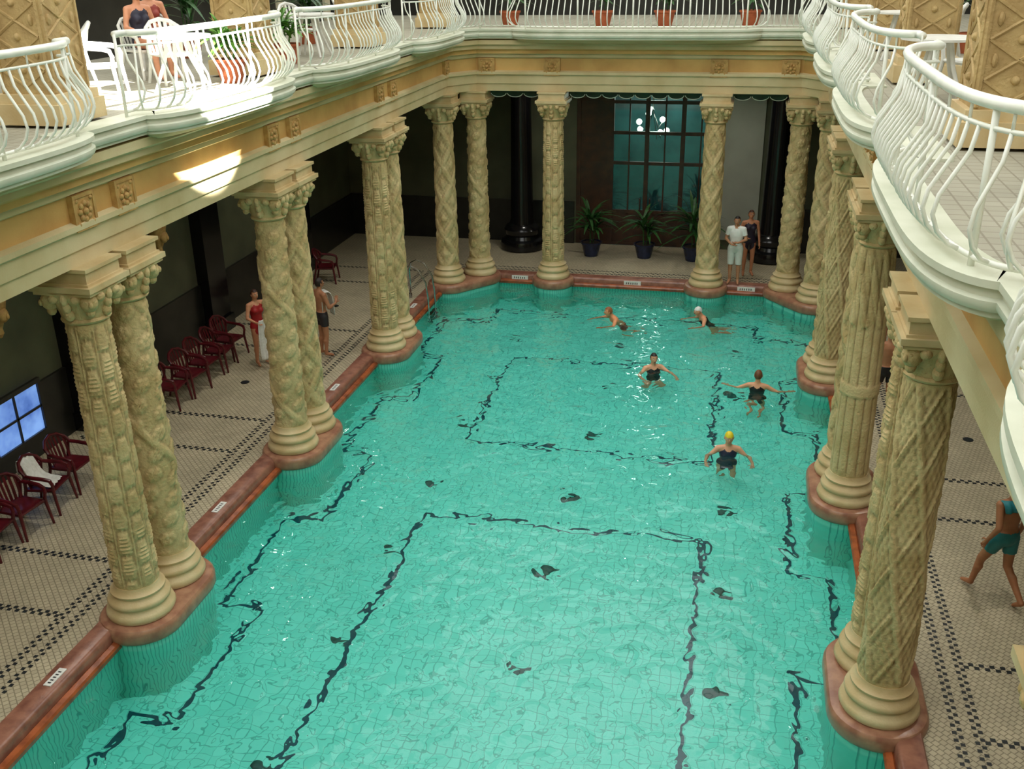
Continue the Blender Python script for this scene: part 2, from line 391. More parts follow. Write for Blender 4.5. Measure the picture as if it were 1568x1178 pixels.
# ---------------------------------------------------------------- balcony floor with bowed fronts
SX=4.13; B=.38; LH=1.9
def bulge(s,lh=LH,b=B):
    k=min(1,abs(s)/lh); return b*(1-k**4)**.5
bays=sorted([a+2.94 for a in AY[1:3]]+[7.65,2.6,22.44])
def sidepath():
    pts=[(SX,NEAR)]
    for c in bays:
        lh=LH if c<21 else 1.6
        for i in range(33):
            s=-lh*math.cos(PI*i/32); pts.append((SX-bulge(s,lh),c+s))
    pts.append((SX,24.2)); return pts
sp_=sidepath()
left=[(-x,y) for x,y in sp_]
back=[(-3.72,24.74)]
for i in range(41):
    s=-2.85*math.cos(PI*i/40); back.append((s,24.74-bulge(s,2.85,.42)))
back.append((3.72,24.74))
path=left+back+[(x,y) for x,y in reversed(sp_)]
bm=bmesh.new()
def slabpoly(pts):
    hi=[bm.verts.new((x,y,6.3)) for x,y in pts]; lo=[bm.verts.new((x,y,6.1)) for x,y in pts]
    f=bm.faces.new(hi); f.material_index=0
    f=bm.faces.new(lo[::-1]); f.material_index=2
def wallq(p,q):
    f=bm.faces.new([bm.verts.new((p[0],p[1],6.1)),bm.verts.new((q[0],q[1],6.1)),bm.verts.new((q[0],q[1],6.3)),bm.verts.new((p[0],p[1],6.3))]); f.material_index=1
for sgn in(-1,1):
    for p,q in zip(sp_[:-1],sp_[1:]): slabpoly([(sgn*p[0],p[1]),(sgn*9.3,p[1]),(sgn*9.3,q[1]),(sgn*q[0],q[1])])
    slabpoly([(sgn*SX,24.2),(sgn*9.3,24.2),(sgn*9.3,30.5),(sgn*3.72,30.5),(sgn*3.72,24.74)])
for p,q in zip(back[:-1],back[1:]): slabpoly([p,q,(q[0],30.5),(p[0],30.5)])
for p,q in zip(path[:-1],path[1:]): wallq(p,q)
finish('balcony_floor',bm,['upfloor','slabedge','stone2'],recalc=False)
bm=bmesh.new()
sweep(bm,path,[(-.3,6.0),(-.1,6.06),(-.01,6.11),(-.01,6.13),(.03,6.14),(.05,6.17),(.05,6.205),(.02,6.22),(.02,6.27),(.055,6.28),(.055,6.325),(-.3,6.325)],lambda a,b:1 if b[1]<6.12 and a[1]<6.12 else 0)
finish('balcony_edge_molding',bm,['slabedge','stone2'],True)
# ---------------------------------------------------------------- railings
def railing(pts,spacing=.14):
    bm=bmesh.new(); P=[Vector(p) for p in pts]
    L=[0]
    for i in range(1,len(P)): L.append(L[-1]+(P[i]-P[i-1]).length)
    def at(s):
        for i in range(1,len(P)):
            if s<=L[i]+1e-9:
                k=(s-L[i-1])/max(1e-6,L[i]-L[i-1]); p=P[i-1].lerp(P[i],k); d=(P[i]-P[i-1]).normalized(); return p,Vector((d.y,-d.x))
        d=(P[-1]-P[-2]).normalized(); return P[-1],Vector((d.y,-d.x))
    tube(bm,[(p.x,p.y,.90) for p in P],.038,8)
    tube(bm,[(p.x,p.y,.77) for p in P],.015,6)
    tube(bm,[(p.x,p.y,.06) for p in P],.018,6)
    nb=max(2,int(L[-1]/spacing)); prof=[(0,.06),(.07,.09),(.15,.17),(.19,.27),(.17,.38),(.10,.50),(.03,.62),(0,.77)]
    for i in range(nb+1):
        s=L[-1]*i/nb; p,nn=at(s)
        if i%9==0:
            tube(bm,[(p.x,p.y,0),(p.x,p.y,.9)],.02,6); continue
        tube(bm,[(p.x+nn.x*o,p.y+nn.y*o,z) for o,z in prof],.014,5)
        if i%3==1: tube(bm,[(p.x,p.y,.77),(p.x,p.y,.9)],.01,5)
    return finish('balcony_railing',bm,['white'],'all')
def baypath(lh):
    pts=[(-.1,-lh-.2)]
    for i in range(33):
        s=-lh*math.cos(PI*i/32); pts.append((bulge(s,lh)-.1,s))
    pts.append((-.1,lh+.2)); return pts
o=railing(baypath(LH)); mA=o.data; bpy.data.objects.remove(o)
o=railing(baypath(1.6)); mB=o.data; bpy.data.objects.remove(o)
for c in bays:
    me=mA if c<21 else mB
    inst('balcony_railing',me,(-SX,c,6.32),0); inst('balcony_railing',me,(SX,c,6.32),PI)
pb=[(-3.7,24.84)]+[(-2.85*math.cos(PI*i/40),24.84-bulge(-2.85*math.cos(PI*i/40),2.85,.42)) for i in range(41)]+[(3.7,24.84)]
o=railing(pb); o.location=(0,0,6.32)
for q in([(-4.2,24.15),(-3.72,24.84)],[(3.72,24.84),(4.2,24.15)]):
    o=railing(q); o.location=(0,0,6.32)
# ---------------------------------------------------------------- upper piers
def pier():
    bm=bmesh.new(); w=.32
    box(bm,-.42,.42,-.42,.42,0,.22,1); box(bm,-.38,.38,-.38,.38,.22,.32,1); box(bm,-w,w,-w,w,.32,5.2); box(bm,-.4,.4,-.4,.4,5.2,5.5)
    h=.34
    for f in range(4):
        R=Matrix.Rotation(f*PI/2,3,'Z')
        z=.4
        while z<5.1:
            c=z+h/2
            for a,b in(((-.26,c),(0,c+h/2)),((0,c+h/2),(.26,c)),((.26,c),(0,c-h/2)),((0,c-h/2),(-.26,c))):
                tube(bm,[R@Vector((w,a[0],a[1])),R@Vector((w,b[0],b[1]))],.018,5)
            ellip(bm,R@Vector((w,0,c)),(.04,.04,.04),0,u=8,v=6)
            for q in(-1,1): ellip(bm,R@Vector((w,q*.2,c+h/2)),(.03,.04,.06),0,u=8,v=6)
            z+=h
        for yy in(-.29,.29): tube(bm,[R@Vector((w,yy,.34)),R@Vector((w,yy,5.18))],.025,5)
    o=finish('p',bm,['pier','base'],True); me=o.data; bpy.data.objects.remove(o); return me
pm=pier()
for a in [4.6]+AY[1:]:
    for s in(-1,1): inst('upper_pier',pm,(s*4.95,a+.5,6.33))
for s in(-1,1): inst('upper_pier',pm,(s*4.95,25.4,6.33))
# ---------------------------------------------------------------- walls
def wall(name,fn,mats):
    bm=bmesh.new(); fn(bm); return finish(name,bm,mats)
def sidewall(s):
    def fn(bm):
        x0,x1=(s*9,s*9.25); a,b=min(x0,x1),max(x0,x1)
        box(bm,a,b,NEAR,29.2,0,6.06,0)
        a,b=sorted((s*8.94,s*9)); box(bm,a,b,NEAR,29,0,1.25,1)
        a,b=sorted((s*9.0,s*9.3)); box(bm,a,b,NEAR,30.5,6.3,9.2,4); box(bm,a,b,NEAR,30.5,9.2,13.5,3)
        for p in AY+[24.4]:
            a,b=sorted((s*8.72,s*9)); box(bm,a,b,p+.05,p+.85,0,6.0,2)
            a,b=sorted((s*8.66,s*9)); box(bm,a,b,p,p+.9,0,.35,2)
        for i in range(11):
            a,b=sorted((s*8.92,s*9.0)); y=-2+i*3; box(bm,a,b,y,y+.35,6.3,13.5,3)
    return fn
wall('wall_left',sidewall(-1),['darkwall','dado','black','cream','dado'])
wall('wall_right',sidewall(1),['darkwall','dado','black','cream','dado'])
def backwall(bm):
    for x0,x1 in((-9,-2.0),(2.0,9)): box(bm,x0,x1,29,29.25,0,6.06,0)
    box(bm,-2,2,29,29.25,4.9,6.06,0)
    box(bm,-9,-2.05,28.95,29,0,1.25,1); box(bm,4.3,9,28.95,29,0,1.25,1)
    box(bm,2.15,3.2,28.93,29,.3,4.6,5)
    box(bm,-9.3,9.3,30.5,30.75,6.3,9.5,4); box(bm,-9.3,9.3,30.5,30.75,9.5,13.5,3)
wall('wall_back',backwall,['darkwall','dado','black','cream','dado','greywall'])
wall('wall_front',lambda bm:box(bm,-9.3,9.3,NEAR-.25,NEAR,0,13.5,0),['cream'])
def lobby(bm):
    box(bm,-3,3,33,33.2,0,5); box(bm,-3.2,-3,29.25,33.2,0,5); box(bm,3,3.2,29.25,33.2,0,5); box(bm,-3.2,3.2,29.25,33.2,5,5.1); box(bm,-3.2,3.2,29,33.2,-.1,0)
wall('wall_lobby',lobby,['teal'])
bm=bmesh.new()
for x in(-2,-1.06,-.06,.94,1.88): box(bm,x,x+.12,29.02,29.14,0,4.9)
for z in(0,.95,2.35,3.2,4.05,4.82): box(bm,-2,2,29.03,29.13,z,z+.09)
for x in(-1.5,-.5,.5,1.5): box(bm,x-.02,x+.02,29.05,29.11,.9,4.85)
box(bm,-2,-1.06,29.04,29.12,.9,4.85)
box(bm,-1.94,1.94,29.05,29.11,.05,.95)
box(bm,-1.95,1.95,29.075,29.085,.1,4.85,1)
box(bm,-.16,-.13,28.95,29.02,1.0,1.4); box(bm,.13,.16,28.95,29.02,1.0,1.4)
finish('door_1',bm,['wood','glass'])
bm=bmesh.new()
tube(bm,[(0,30.6,4.99),(0,30.6,3.6)],.02)
for i in range(7):
    t=i*2*PI/7; x=.42*math.cos(t); y=30.6+.42*math.sin(t); z=3.0+.27*(i%3)
    tube(bm,[(0,30.6,3.7),(x*.6,30.6+(y-30.6)*.6,z-.15),(x,y,z)],.014); ellip(bm,(x,y,z+.08),(.085,.085,.085),1)
finish('chandelier',bm,['steel','globe'],True)
bm=bmesh.new()
lathe(bm,[(.55,0),(.62,.03),(.64,.15),(.6,.28),(.5,.33),(.46,.42),(.5,.5),(.52,.6),(.46,.7),(.36,.76),(.33,.9),(.3,3),(.27,5.2),(.34,5.3),(.4,5.5),(.4,6.06)],36)
o=finish('b',bm,['black'],True); me=o.data; bpy.data.objects.remove(o)
for x in(-3.45,3.6): inst('black_marble_column',me,(x,28.2,0))
bm=bmesh.new()
for x0,x1 in((-3.6,-2.35),(-1.6,1.6),(2.35,3.6)):
    nsc=max(2,round((x1-x0)/.4)); w=(x1-x0)/nsc
    box(bm,x0,x1,25.33,25.37,4.76,4.85,0)
    for i in range(nsc):
        cx=x0+w*(i+.5); vs=[]
        for k in range(13):
            t=PI*k/12; vs.append((cx+w*.46*math.cos(t),4.765-.09*math.sin(t)))
        f1=[bm.verts.new((x,25.335,z)) for x,z in vs]; f2=[bm.verts.new((x,25.36,z)) for x,z in vs]
        bm.faces.new(f1); bm.faces.new(f2[::-1])
        for k in range(13): bm.faces.new((f1[k],f1[(k+1)%13],f2[(k+1)%13],f2[k]))
        tube(bm,[(x,25.33,z) for x,z in vs],.009,5,1)
finish('scalloped_valance',bm,['valance','white'])
def window(y,z0,z1,w,nm):
    bm=bmesh.new(); X=-8.94
    box(bm,X,X+.06,y-w/2-.08,y+w/2+.08,z0-.08,z0); box(bm,X,X+.06,y-w/2-.08,y+w/2+.08,z1,z1+.08)
    box(bm,X,X+.06,y-w/2-.08,y-w/2,z0,z1); box(bm,X,X+.06,y+w/2,y+w/2+.08,z0,z1); box(bm,X,X+.045,y-.02,y+.02,z0,z1); box(bm,X,X+.045,y-w/2,y+w/2,(z0+z1)/2-.02,(z0+z1)/2+.02)
    box(bm,X,X+.02,y-w/2,y+w/2,z0,z1,1); finish(nm,bm,['dado','winglow'])
window(13.2,.45,1.3,1.2,'window_1')
bm=bmesh.new()
box(bm,0,.28,-.2,.2,.28,.36); lathe(bm,[(.03,-.35),(.07,-.28),(.06,-.2),(.1,-.1),(.16,.1),(.2,.28)],18,(.12,0,0))
ellip(bm,(.25,0,.05),(.09,.1,.13)); ellip(bm,(.34,0,.03),(.03,.03,.05))
o=finish('s',bm,['rosette'],True); me=o.data; bpy.data.objects.remove(o)
for y in(8.3,13.2,18.1,23.0):
    inst('wall_sconce',me,(-9,y,2.7)); inst('wall_sconce',me,(9,y,2.7),PI)
bm=bmesh.new()
for i in range(13): y=NEAR+i*2.85; box(bm,-9.3,9.3,y,y+.12,13.5,13.75)
for i in range(9): x=-9.3+i*2.3; box(bm,x,x+.08,NEAR,30.5,13.5,13.62)
finish('skylight_frame',bm,['white'])
bm=bmesh.new()
for y in(22.6,23.15):
    tube(bm,[(-5.25,y,.1),(-5.25,y,.75),(-5.2,y,.92),(-5.05,y,1.0),(-4.85,y,.92),(-4.66,y,.6),(-4.62,y,.2),(-4.6,y,-.9)],.022,8)
for z in(-.3,-.6,-.85): box(bm,-4.66,-4.56,22.6,23.15,z-.015,z+.015)
for y in(22.6,23.15): tube(bm,[(-5.25,y,0),(-5.25,y,.12)],.04,8)
finish('pool_ladder',bm,['steel'],True)
bm=bmesh.new()
tube(bm,[(0,0,0),(0,0,-.45)],.015); lathe(bm,[(.08,-.02),(.08,0),(.02,.0)],16); lathe(bm,[(.03,-.42),(.07,-.45),(.08,-.5)],16)
ellip(bm,(0,0,-.58),(.12,.12,.12),1)
o=finish('g',bm,['steel','globe'],True); gm=o.data; bpy.data.objects.remove(o)
def galfill(x,y,e):  # added globe with a fill spot under it, put in to brighten the deck
    inst('added_ceiling_globe',gm,(x,y,6.1))
    l=bpy.data.lights.new('gallery_fill','SPOT'); l.energy=e; l.spot_size=math.radians(125); l.spot_blend=.8; l.color=(1,.95,.86); l.shadow_soft_size=.12
    lo_=bpy.data.objects.new('gallery_fill',l); sc.collection.objects.link(lo_); lo_.location=(x,y,5.38)
for s in(-1,1):
    for y in(3,7.6,12.5,17.3,22.2): galfill(s*6.5,y,170)
galfill(-2.6,27.2,110); galfill(2.6,27.2,110)
# ---------------------------------------------------------------- furniture
def chairmesh(mk):
    bm=bmesh.new()
    nx,ny=8,8
    def grid(fn,t,mi=0):
        top=[[bm.verts.new(fn(i/nx,j/ny)) for i in range(nx+1)] for j in range(ny+1)]
        bot=[[bm.verts.new(Vector(fn(i/nx,j/ny))+Vector(t)) for i in range(nx+1)] for j in range(ny+1)]
        for j in range(ny):
            for i in range(nx):
                bm.faces.new((top[j][i],top[j][i+1],top[j+1][i+1],top[j+1][i])); bm.faces.new((bot[j][i],bot[j+1][i],bot[j+1][i+1],bot[j][i+1]))
        for i in range(nx): bm.faces.new((top[0][i],bot[0][i],bot[0][i+1],top[0][i+1])); bm.faces.new((top[ny][i],top[ny][i+1],bot[ny][i+1],bot[ny][i]))
        for j in range(ny): bm.faces.new((top[j][0],top[j+1][0],bot[j+1][0],bot[j][0])); bm.faces.new((top[j][nx],bot[j][nx],bot[j+1][nx],top[j+1][nx]))
    grid(lambda u,v:((u-.5)*(.46+.04*v),-.2+.44*v,.43-.02*math.sin(PI*v)*math.sin(PI*u)-(.03*max(0,v-.85)/.15)),(0,0,-.02))
    for k in range(7):
        a=(k-3)/3; x=a*.22; yb=-.2+.06*(a*a); zt=.86-.09*a*a
        tube(bm,[(x*.9,yb,.42),(x*1.0,yb-.04,.6),(x*1.08,yb-.1,zt)],.024,6,flat=.35)
    tube(bm,[(-.27,-.14,.66),(-.25,-.22,.76),(-.15,-.28,.84),(0,-.305,.875),(.15,-.28,.84),(.25,-.22,.76),(.27,-.14,.66)],.026,8,flat=1.2)
    for s in(-1,1):
        tube(bm,[(s*.27,-.15,.67),(s*.29,0,.655),(s*.29,.15,.64),(s*.28,.24,.61),(s*.27,.27,.52)],[.03,.032,.032,.03,.024],8)
        tube(bm,[(s*.27,.265,.56),(s*.255,.25,.42),(s*.28,.30,0)],[.024,.028,.02],8)
        tube(bm,[(s*.26,-.17,.66),(s*.235,-.2,.42),(s*.27,-.3,0)],[.024,.028,.02],8)
        tube(bm,[(s*.245,.25,.41),(s*.235,-.2,.41)],.022,6)
    tube(bm,[(-.24,.245,.41),(.24,.245,.41)],.022,6)
    o=finish('c',bm,[mk],True); me=o.data; bpy.data.objects.remove(o); return me
rc=chairmesh('redplastic'); wc=chairmesh('whiteplastic')
for y,x,dr in((10.7,-7.65,.1),(11.35,-7.6,-.1),(12.05,-7.65,.15),(12.75,-7.7,0),(16.0,-7.8,.1),(16.65,-7.75,-.1),(17.3,-7.8,0),(17.95,-7.8,.1),(18.6,-7.9,-.1),(21.4,-7.9,.1),(22.1,-7.9,0),(24.1,-7.9,.2)):
    inst('red_plastic_chair',rc,(x,y,.001),-PI/2+dr)
for y in(13.0,17.5,21.5): inst('red_plastic_chair',rc,(8.2,y,.001),PI/2)
bm=bmesh.new()
lathe(bm,[(.0,.70),(.42,.70),(.45,.705),(.45,.73),(.0,.735)],32)
for i in range(4):
    t=PI/4+i*PI/2; tube(bm,[(.12*math.cos(t),.12*math.sin(t),.7),(.2*math.cos(t),.2*math.sin(t),.4),(.38*math.cos(t),.38*math.sin(t),0)],[.03,.025,.02],8)
o=finish('t',bm,['whiteplastic'],True); tm=o.data; bpy.data.objects.remove(o)
F=6.301
for x,y,r in((-5.6,12.2,-1.2),(-6.6,13.1,2.2),(-5.5,13.9,-2.2),(-5.6,7.9,-1.3),(-5.9,17.2,-1.2),(-5.6,18.6,-2.0),(-6.0,22.2,-1.6),(5.5,7.2,1.4),(5.4,12.3,1.2),(5.3,13.6,2),(5.5,17.4,1.3),(5.6,22.0,1.5)):
    inst('white_plastic_chair',wc,(x,y,F),r)
for x,y in((-4.9,13.05),(-6.9,12.2),(-5.0,8.7),(-5.1,18.0),(5.3,8.3),(4.8,13.0),(5.0,18.2)): inst('round_plastic_table',tm,(x,y,F))
def cloth(name,pts,loc,rz=0,k='towel'):
    bm=bmesh.new(); n=14; rows=[]
    for j,(a,b) in enumerate(pts):
        a=Vector(a); b=Vector(b); d=(b-a); nn=Vector((-d.y,d.x,0)); nn=nn.normalized() if nn.length>0 else Vector((0,1,0))
        rows.append([bm.verts.new(a.lerp(b,i/n)+nn*.018*math.sin(i*1.7+j*.3)) for i in range(n+1)])
    for j in range(len(rows)-1):
        for i in range(n): bm.faces.new((rows[j][i],rows[j][i+1],rows[j+1][i+1],rows[j+1][i]))
    o=finish(name,bm,[k],'all',loc=loc); o.rotation_euler=(0,0,rz)
    md=o.modifiers.new('s','SOLIDIFY'); md.thickness=.012
    md=o.modifiers.new('b','SUBSURF'); md.levels=1; md.render_levels=1
    return o
cloth('white_towel',[((-.18,-.36,.62),(.1,-.36,.58)),((-.19,-.34,.8),(.12,-.35,.8)),((-.19,-.29,.91),(.13,-.30,.91)),((-.19,-.19,.66),(.14,-.19,.66)),((-.19,-.12,.48),(.17,-.12,.48)),((-.20,.08,.455),(.2,.1,.455)),((-.16,.2,.455),(.21,.22,.455))],(-7.65,12.05,.01),-PI/2+.15)
def plant(name,x,y,z,pot='bluepot',h=1.2,n=34,rp=.22,leafk='leaf',wl=.045,stem=.5):
    bm=bmesh.new(); hp=rp*1.5
    lathe(bm,[(rp*.7,0),(rp*.85,hp*.4),(rp,hp*.85),(rp*1.1,hp*.88),(rp*1.1,hp),(rp*.95,hp),(rp*.92,hp*.93),(.01,hp*.93)],24)
    for f in bm.faces:
        if f.calc_center_median().z>hp*.9 and Vector(f.calc_center_median()[:2]).length<rp*.8: f.material_index=2
    for st in range(3):
        a=st*2.1; sx=.05*math.cos(a); sy=.05*math.sin(a); top=hp+stem*h*(.6+.2*st)
        tube(bm,[(sx,sy,hp*.9),(sx*2,sy*2,top)],.014,6,1)
        for i in range(n//3):
            t=random.uniform(0,2*PI); L=h*random.uniform(.4,.65); el=random.uniform(.3,1.35); prev=None
            zb=top-random.uniform(0,stem*h*.4)
            for k in range(6):
                u=k/5; r=L*u*math.cos(el)*(1+.2*u); zz=L*u*math.sin(el)-.55*L*u*u*(1.3-el*.5)
                w=wl*math.sin(PI*min(.97,.12+u*.86)); c=Vector((sx*2+r*math.cos(t),sy*2+r*math.sin(t),zb+zz)); sd=Vector((-math.sin(t),math.cos(t),0))*w
                cur=(bm.verts.new(c-sd),bm.verts.new(c-Vector((0,0,w*.3))),bm.verts.new(c+sd))
                if prev:
                    for q in range(2):
                        f=bm.faces.new((prev[q],prev[q+1],cur[q+1],cur[q])); f.material_index=1
                prev=cur
    return finish(name,bm,[pot,leafk,'soil'],True,loc=(x,y,z),recalc=False)
for x,y,h in((-1.35,27.75,1.7),(.15,27.8,1.4),(1.5,27.75,1.8)): plant('potted_dracaena',x,y,.001,h=h,rp=.27,n=54)
for x in(-3.2,-.9,.6,2.6): plant('potted_plant',x,25.9,F,'terra',h=.9,rp=.24)
plant('potted_palm',-7.3,17.6,F,'terra',h=1.9,n=48); plant('potted_palm',6.2,14.6,F,'terra',h=2.0,n=48); plant('potted_palm',6.6,9.8,F,'terra',h=2.0,n=48)
plant('potted_palm',6.3,19.3,F,'terra',h=1.8,n=48); plant('potted_palm',-6.3,20.6,F,'terra',h=1.4,n=48)
plant('potted_fern',-4.7,14.1,F,'terra',h=.8,n=66,leafk='leaf2'); plant('potted_fern',-5.0,16.7,F,'terra',h=.8,n=54,leafk='leaf2')
# ---------------------------------------------------------------- people
DJ=dict(pel=(0,0,.95),wai=(0,.0,1.1),che=(0,0,1.28),nb=(0,-.01,1.47),head=(0,.015,1.635),
 shL=(-.175,0,1.42),shR=(.175,0,1.42),elL=(-.235,-.02,1.14),elR=(.235,-.02,1.14),wrL=(-.25,.06,.90),wrR=(.25,.06,.90),haL=(-.25,.09,.82),haR=(.25,.09,.82),
 hiL=(-.09,0,.92),hiR=(.09,0,.92),knL=(-.1,.02,.5),knR=(.1,.02,.5),anL=(-.1,-.02,.085),anR=(.1,-.02,.085),toL=(-.13,.13,.03),toR=(.13,.13,.03))
def capsule(bm,p0,p1,r0,r1,n=14):
    d=p1-p0; L=d.length
    q=Vector((0,0,1)).rotation_difference(d.normalized()).to_matrix().to_4x4() if L>1e-5 else Matrix.Identity(4)
    bmesh.ops.create_uvsphere(bm,u_segments=n,v_segments=8,radius=r0,matrix=Matrix.Translation(p0)@q)
    bmesh.ops.create_uvsphere(bm,u_segments=n,v_segments=8,radius=r1,matrix=Matrix.Translation(p1)@q)
    bmesh.ops.create_cone(bm,cap_ends=True,segments=n,radius1=r0,radius2=r1,depth=L,matrix=Matrix.Translation((p0+p1)/2)@q)
MC={}
def cmat(c):
    if c not in MC: MC[c]=mat('tone_%d_%d_%d'%c,srgb(*c),tuple(v*.9 for v in srgb(*c)[:3])+(1,),12,.55)
    return MC[c]
def person(name,loc=(0,0,0),yaw=0,pose=None,outfit='trunks',skin=(200,150,118),hair=(50,34,24),c1=(30,40,80),c2=(235,235,230),cap=None,pitch=0,head_at=None,hyaw=0,hpitch=0,scale=1,female=False,longhair=False):
    J={k:Vector(v) for k,v in DJ.items()}
    if pose: J.update({k:Vector(v) for k,v in pose.items()})
    R=Matrix.Rotation(yaw,3,'Z')@Matrix.Rotation(-pitch,3,'X')
    if head_at is not None: off=Vector(head_at)-R@(J['head']*scale)
    else: off=Vector(loc)
    J={k:R@(v*scale) for k,v in J.items()}
    s=scale; X=R@Vector((1,0,0)); Y=R@Vector((0,1,0))
    bm=bmesh.new()
    w=.93 if female else 1.0
    sp=(J['nb']-J['che'])
    rings=[(J['pel']-(J['wai']-J['pel'])*.75,.09,.075),(J['pel']-(J['wai']-J['pel'])*.3,.155*(1.06 if female else 1),.105),(J['pel'].lerp(J['wai'],.2),.160*(1.05 if female else 1),.105),(J['wai'],.132*w,.092),(J['che'],.160*w,.112),(J['che']+sp*.5,.168*w,.105),(J['che']+sp*.8,.14*w,.08),(J['nb'],.07,.06)]
    prev=None
    for c,rx,ry in rings:
        ring=[bm.verts.new(c+X*math.cos(2*PI*j/18)*rx*s+Y*math.sin(2*PI*j/18)*ry*s) for j in range(18)]
        if prev:
            for j in range(18): bm.faces.new((prev[j],prev[(j+1)%18],ring[(j+1)%18],ring[j]))
        else: bm.faces.new(ring[::-1])
        prev=ring
    bm.faces.new(prev)
    if female:
        for q in(-1,1): bmesh.ops.create_uvsphere(bm,u_segments=12,v_segments=8,radius=.066*s,matrix=Matrix.Translation(J['che']+X*.07*q*s+Y*.075*s))
    B=[('neck',J['nb'],J['head'],.054,.05)]
    for q in('L','R'):
        B+=[('clav',J['nb']-sp*.15,J['sh'+q],.06,.06*w),('uarm',J['sh'+q],J['el'+q],.056*w,.041*w),('farm',J['el'+q],J['wr'+q],.042*w,.027),('hand',J['wr'+q],J['ha'+q],.028,.032),
            ('thigh',J['hi'+q],J['kn'+q],.088,.058),('calf',J['kn'+q],J['an'+q],.057,.037),('foot',J['an'+q],J['to'+q],.042,.026)]
        cm_=J['kn'+q].lerp(J['an'+q],.3)-Y*.012*s; B.append(('calf',cm_,J['kn'+q].lerp(J['an'+q],.55),.058,.045))
    for nme,a,b,r0,r1 in B: capsule(bm,a,b,r0*s,r1*s)
    bmesh.ops.recalc_face_normals(bm,faces=bm.faces[:])
    me=bpy.data.meshes.new('tmp'); bm.to_mesh(me); bm.free()
    ob=bpy.data.objects.new('tmp',me); sc.collection.objects.link(ob)
    md=ob.modifiers.new('r','REMESH'); md.mode='VOXEL'; md.voxel_size=.015
    md=ob.modifiers.new('s','SMOOTH'); md.factor=.5; md.iterations=5
    dg=bpy.context.evaluated_depsgraph_get(); me2=bpy.data.meshes.new_from_object(ob.evaluated_get(dg))
    bpy.data.objects.remove(ob)
    bm=bmesh.new(); bm.from_mesh(me2)
    T=[('hips',J['pel']-(J['wai']-J['pel'])*.75,J['wai'],.15,.13),('torso',J['wai'],J['che'],.13,.15),('upper',J['che'],J['nb'],.15,.06)]
    def near(p):
        best=None
        for nme,a,b,r0,r1 in B+T:
            d=b-a; t=max(0,min(1,(p-a).dot(d)/max(1e-9,d.length_squared))); dd=(p-(a+d*t)).length/((r0+(r1-r0)*t)*s)
            if best is None or dd<best[0]: best=(dd,nme,t)
        return best[1],best[2]
    def clo(nme,t):
        if outfit=='trunks':
            if nme=='hips' and t<.75 or nme=='thigh' and t<.5: return 1
        elif outfit=='suit':
            if nme in('hips','torso') or nme=='upper' and t<.55 or nme=='thigh' and t<.06: return 1
        elif outfit=='shirt':
            if nme in('torso','upper','clav') and not(nme=='upper' and t>.85) or nme=='hips' and t>.45 or nme=='uarm' and t<.6: return 2
            if nme=='hips' or nme=='thigh' and t<.97: return 1
        return 0
    off_v={}
    for f in bm.faces:
        f.smooth=True; k=clo(*near(f.calc_center_median())); f.material_index=k
        if k:
            for v in f.verts: off_v[v]=max(off_v.get(v,0),{('trunks',1):.014,('suit',1):.003,('shirt',1):.024,('shirt',2):.016}[(outfit,k)])
    bm.normal_update()
    for v,o_ in off_v.items(): v.co+=v.normal*o_*s
    for q,sg in(('L',-1),('R',1)):
        h=(J['ha'+q]-J['wr'+q]).normalized(); side=(Y-h*Y.dot(h))
        if side.length<.3: side=(X*sg*-1-h*(X*sg*-1).dot(h))
        side.normalize(); nrm=h.cross(side)*sg
        base=J['ha'+q]
        for i,(l,o_) in enumerate(((.066,.026),(.076,.009),(.07,-.009),(.055,-.025))):
            a=base+side*o_*s; b=a+(h*.55*l+side*o_*.15+nrm*.004)*s+h*.02*s; c=b+(h*.42*l-nrm*.018)*s
            tube(bm,[a,b,c],[.0095*s,.0088*s,.0065*s],6,0)
        a=J['wr'+q]+h*.03*s+side*.02*s
        tube(bm,[a,a+(side*.035+h*.02)*s,a+(side*.045+h*.055)*s],[.012*s,.0105*s,.008*s],6,0)
    H=J['head']; HR=Matrix.Rotation(yaw+hyaw,3,'Z')@Matrix.Rotation(hpitch,3,'X')
    def hp(x,y,z): return H+HR@(Vector((x,y,z))*s)
    def shell(sx,sy,sz,mi,keep,cz=0,u=28,v=20):
        tb=bmesh.new(); bmesh.ops.create_uvsphere(tb,u_segments=u,v_segments=v,radius=1)
        kill=[x for x in tb.verts if not keep(x.co)]
        bmesh.ops.delete(tb,geom=kill,context='VERTS')
        mp={}
        for x in tb.verts:
            c=x.co.copy(); zz=c.z
            k=1.0
            if zz<0: k=1-.28*(-zz)**1.3
            p=Vector((c.x*sx*k,c.y*sy*(k if c.y<0 else 1-.1*max(0,-zz))+(.008 if zz<-.3 and c.y>0 else 0),zz*sz+cz))
            mp[x]=bm.verts.new(H+HR@(p*s))
        for f in tb.faces:
            g=bm.faces.new([mp[x] for x in f.verts]); g.material_index=mi; g.smooth=True
        tb.free()
    shell(.074,.093,.112,0,lambda c:True)
    ellip(bm,hp(0,.097,-.015),(.012*s,.016*s,.024*s),0,HR,u=10,v=8)
    ellip(bm,hp(0,.088,-.058),(.024*s,.009*s,.008*s),6,HR,u=10,v=6)
    for q in(-1,1):
        ellip(bm,hp(.029*q,.083,.012),(.014*s,.010*s,.008*s),4,HR,u=10,v=6)
        ellip(bm,hp(.029*q,.0915,.012),(.006*s,.004*s,.006*s),5,HR,u=8,v=6)
        ellip(bm,hp(.029*q,.086,.030),(.017*s,.008*s,.004*s),3,HR,u=8,v=6)
        ellip(bm,hp(.076*q,-.004,-.005),(.010*s,.018*s,.03*s),0,HR,u=10,v=8)
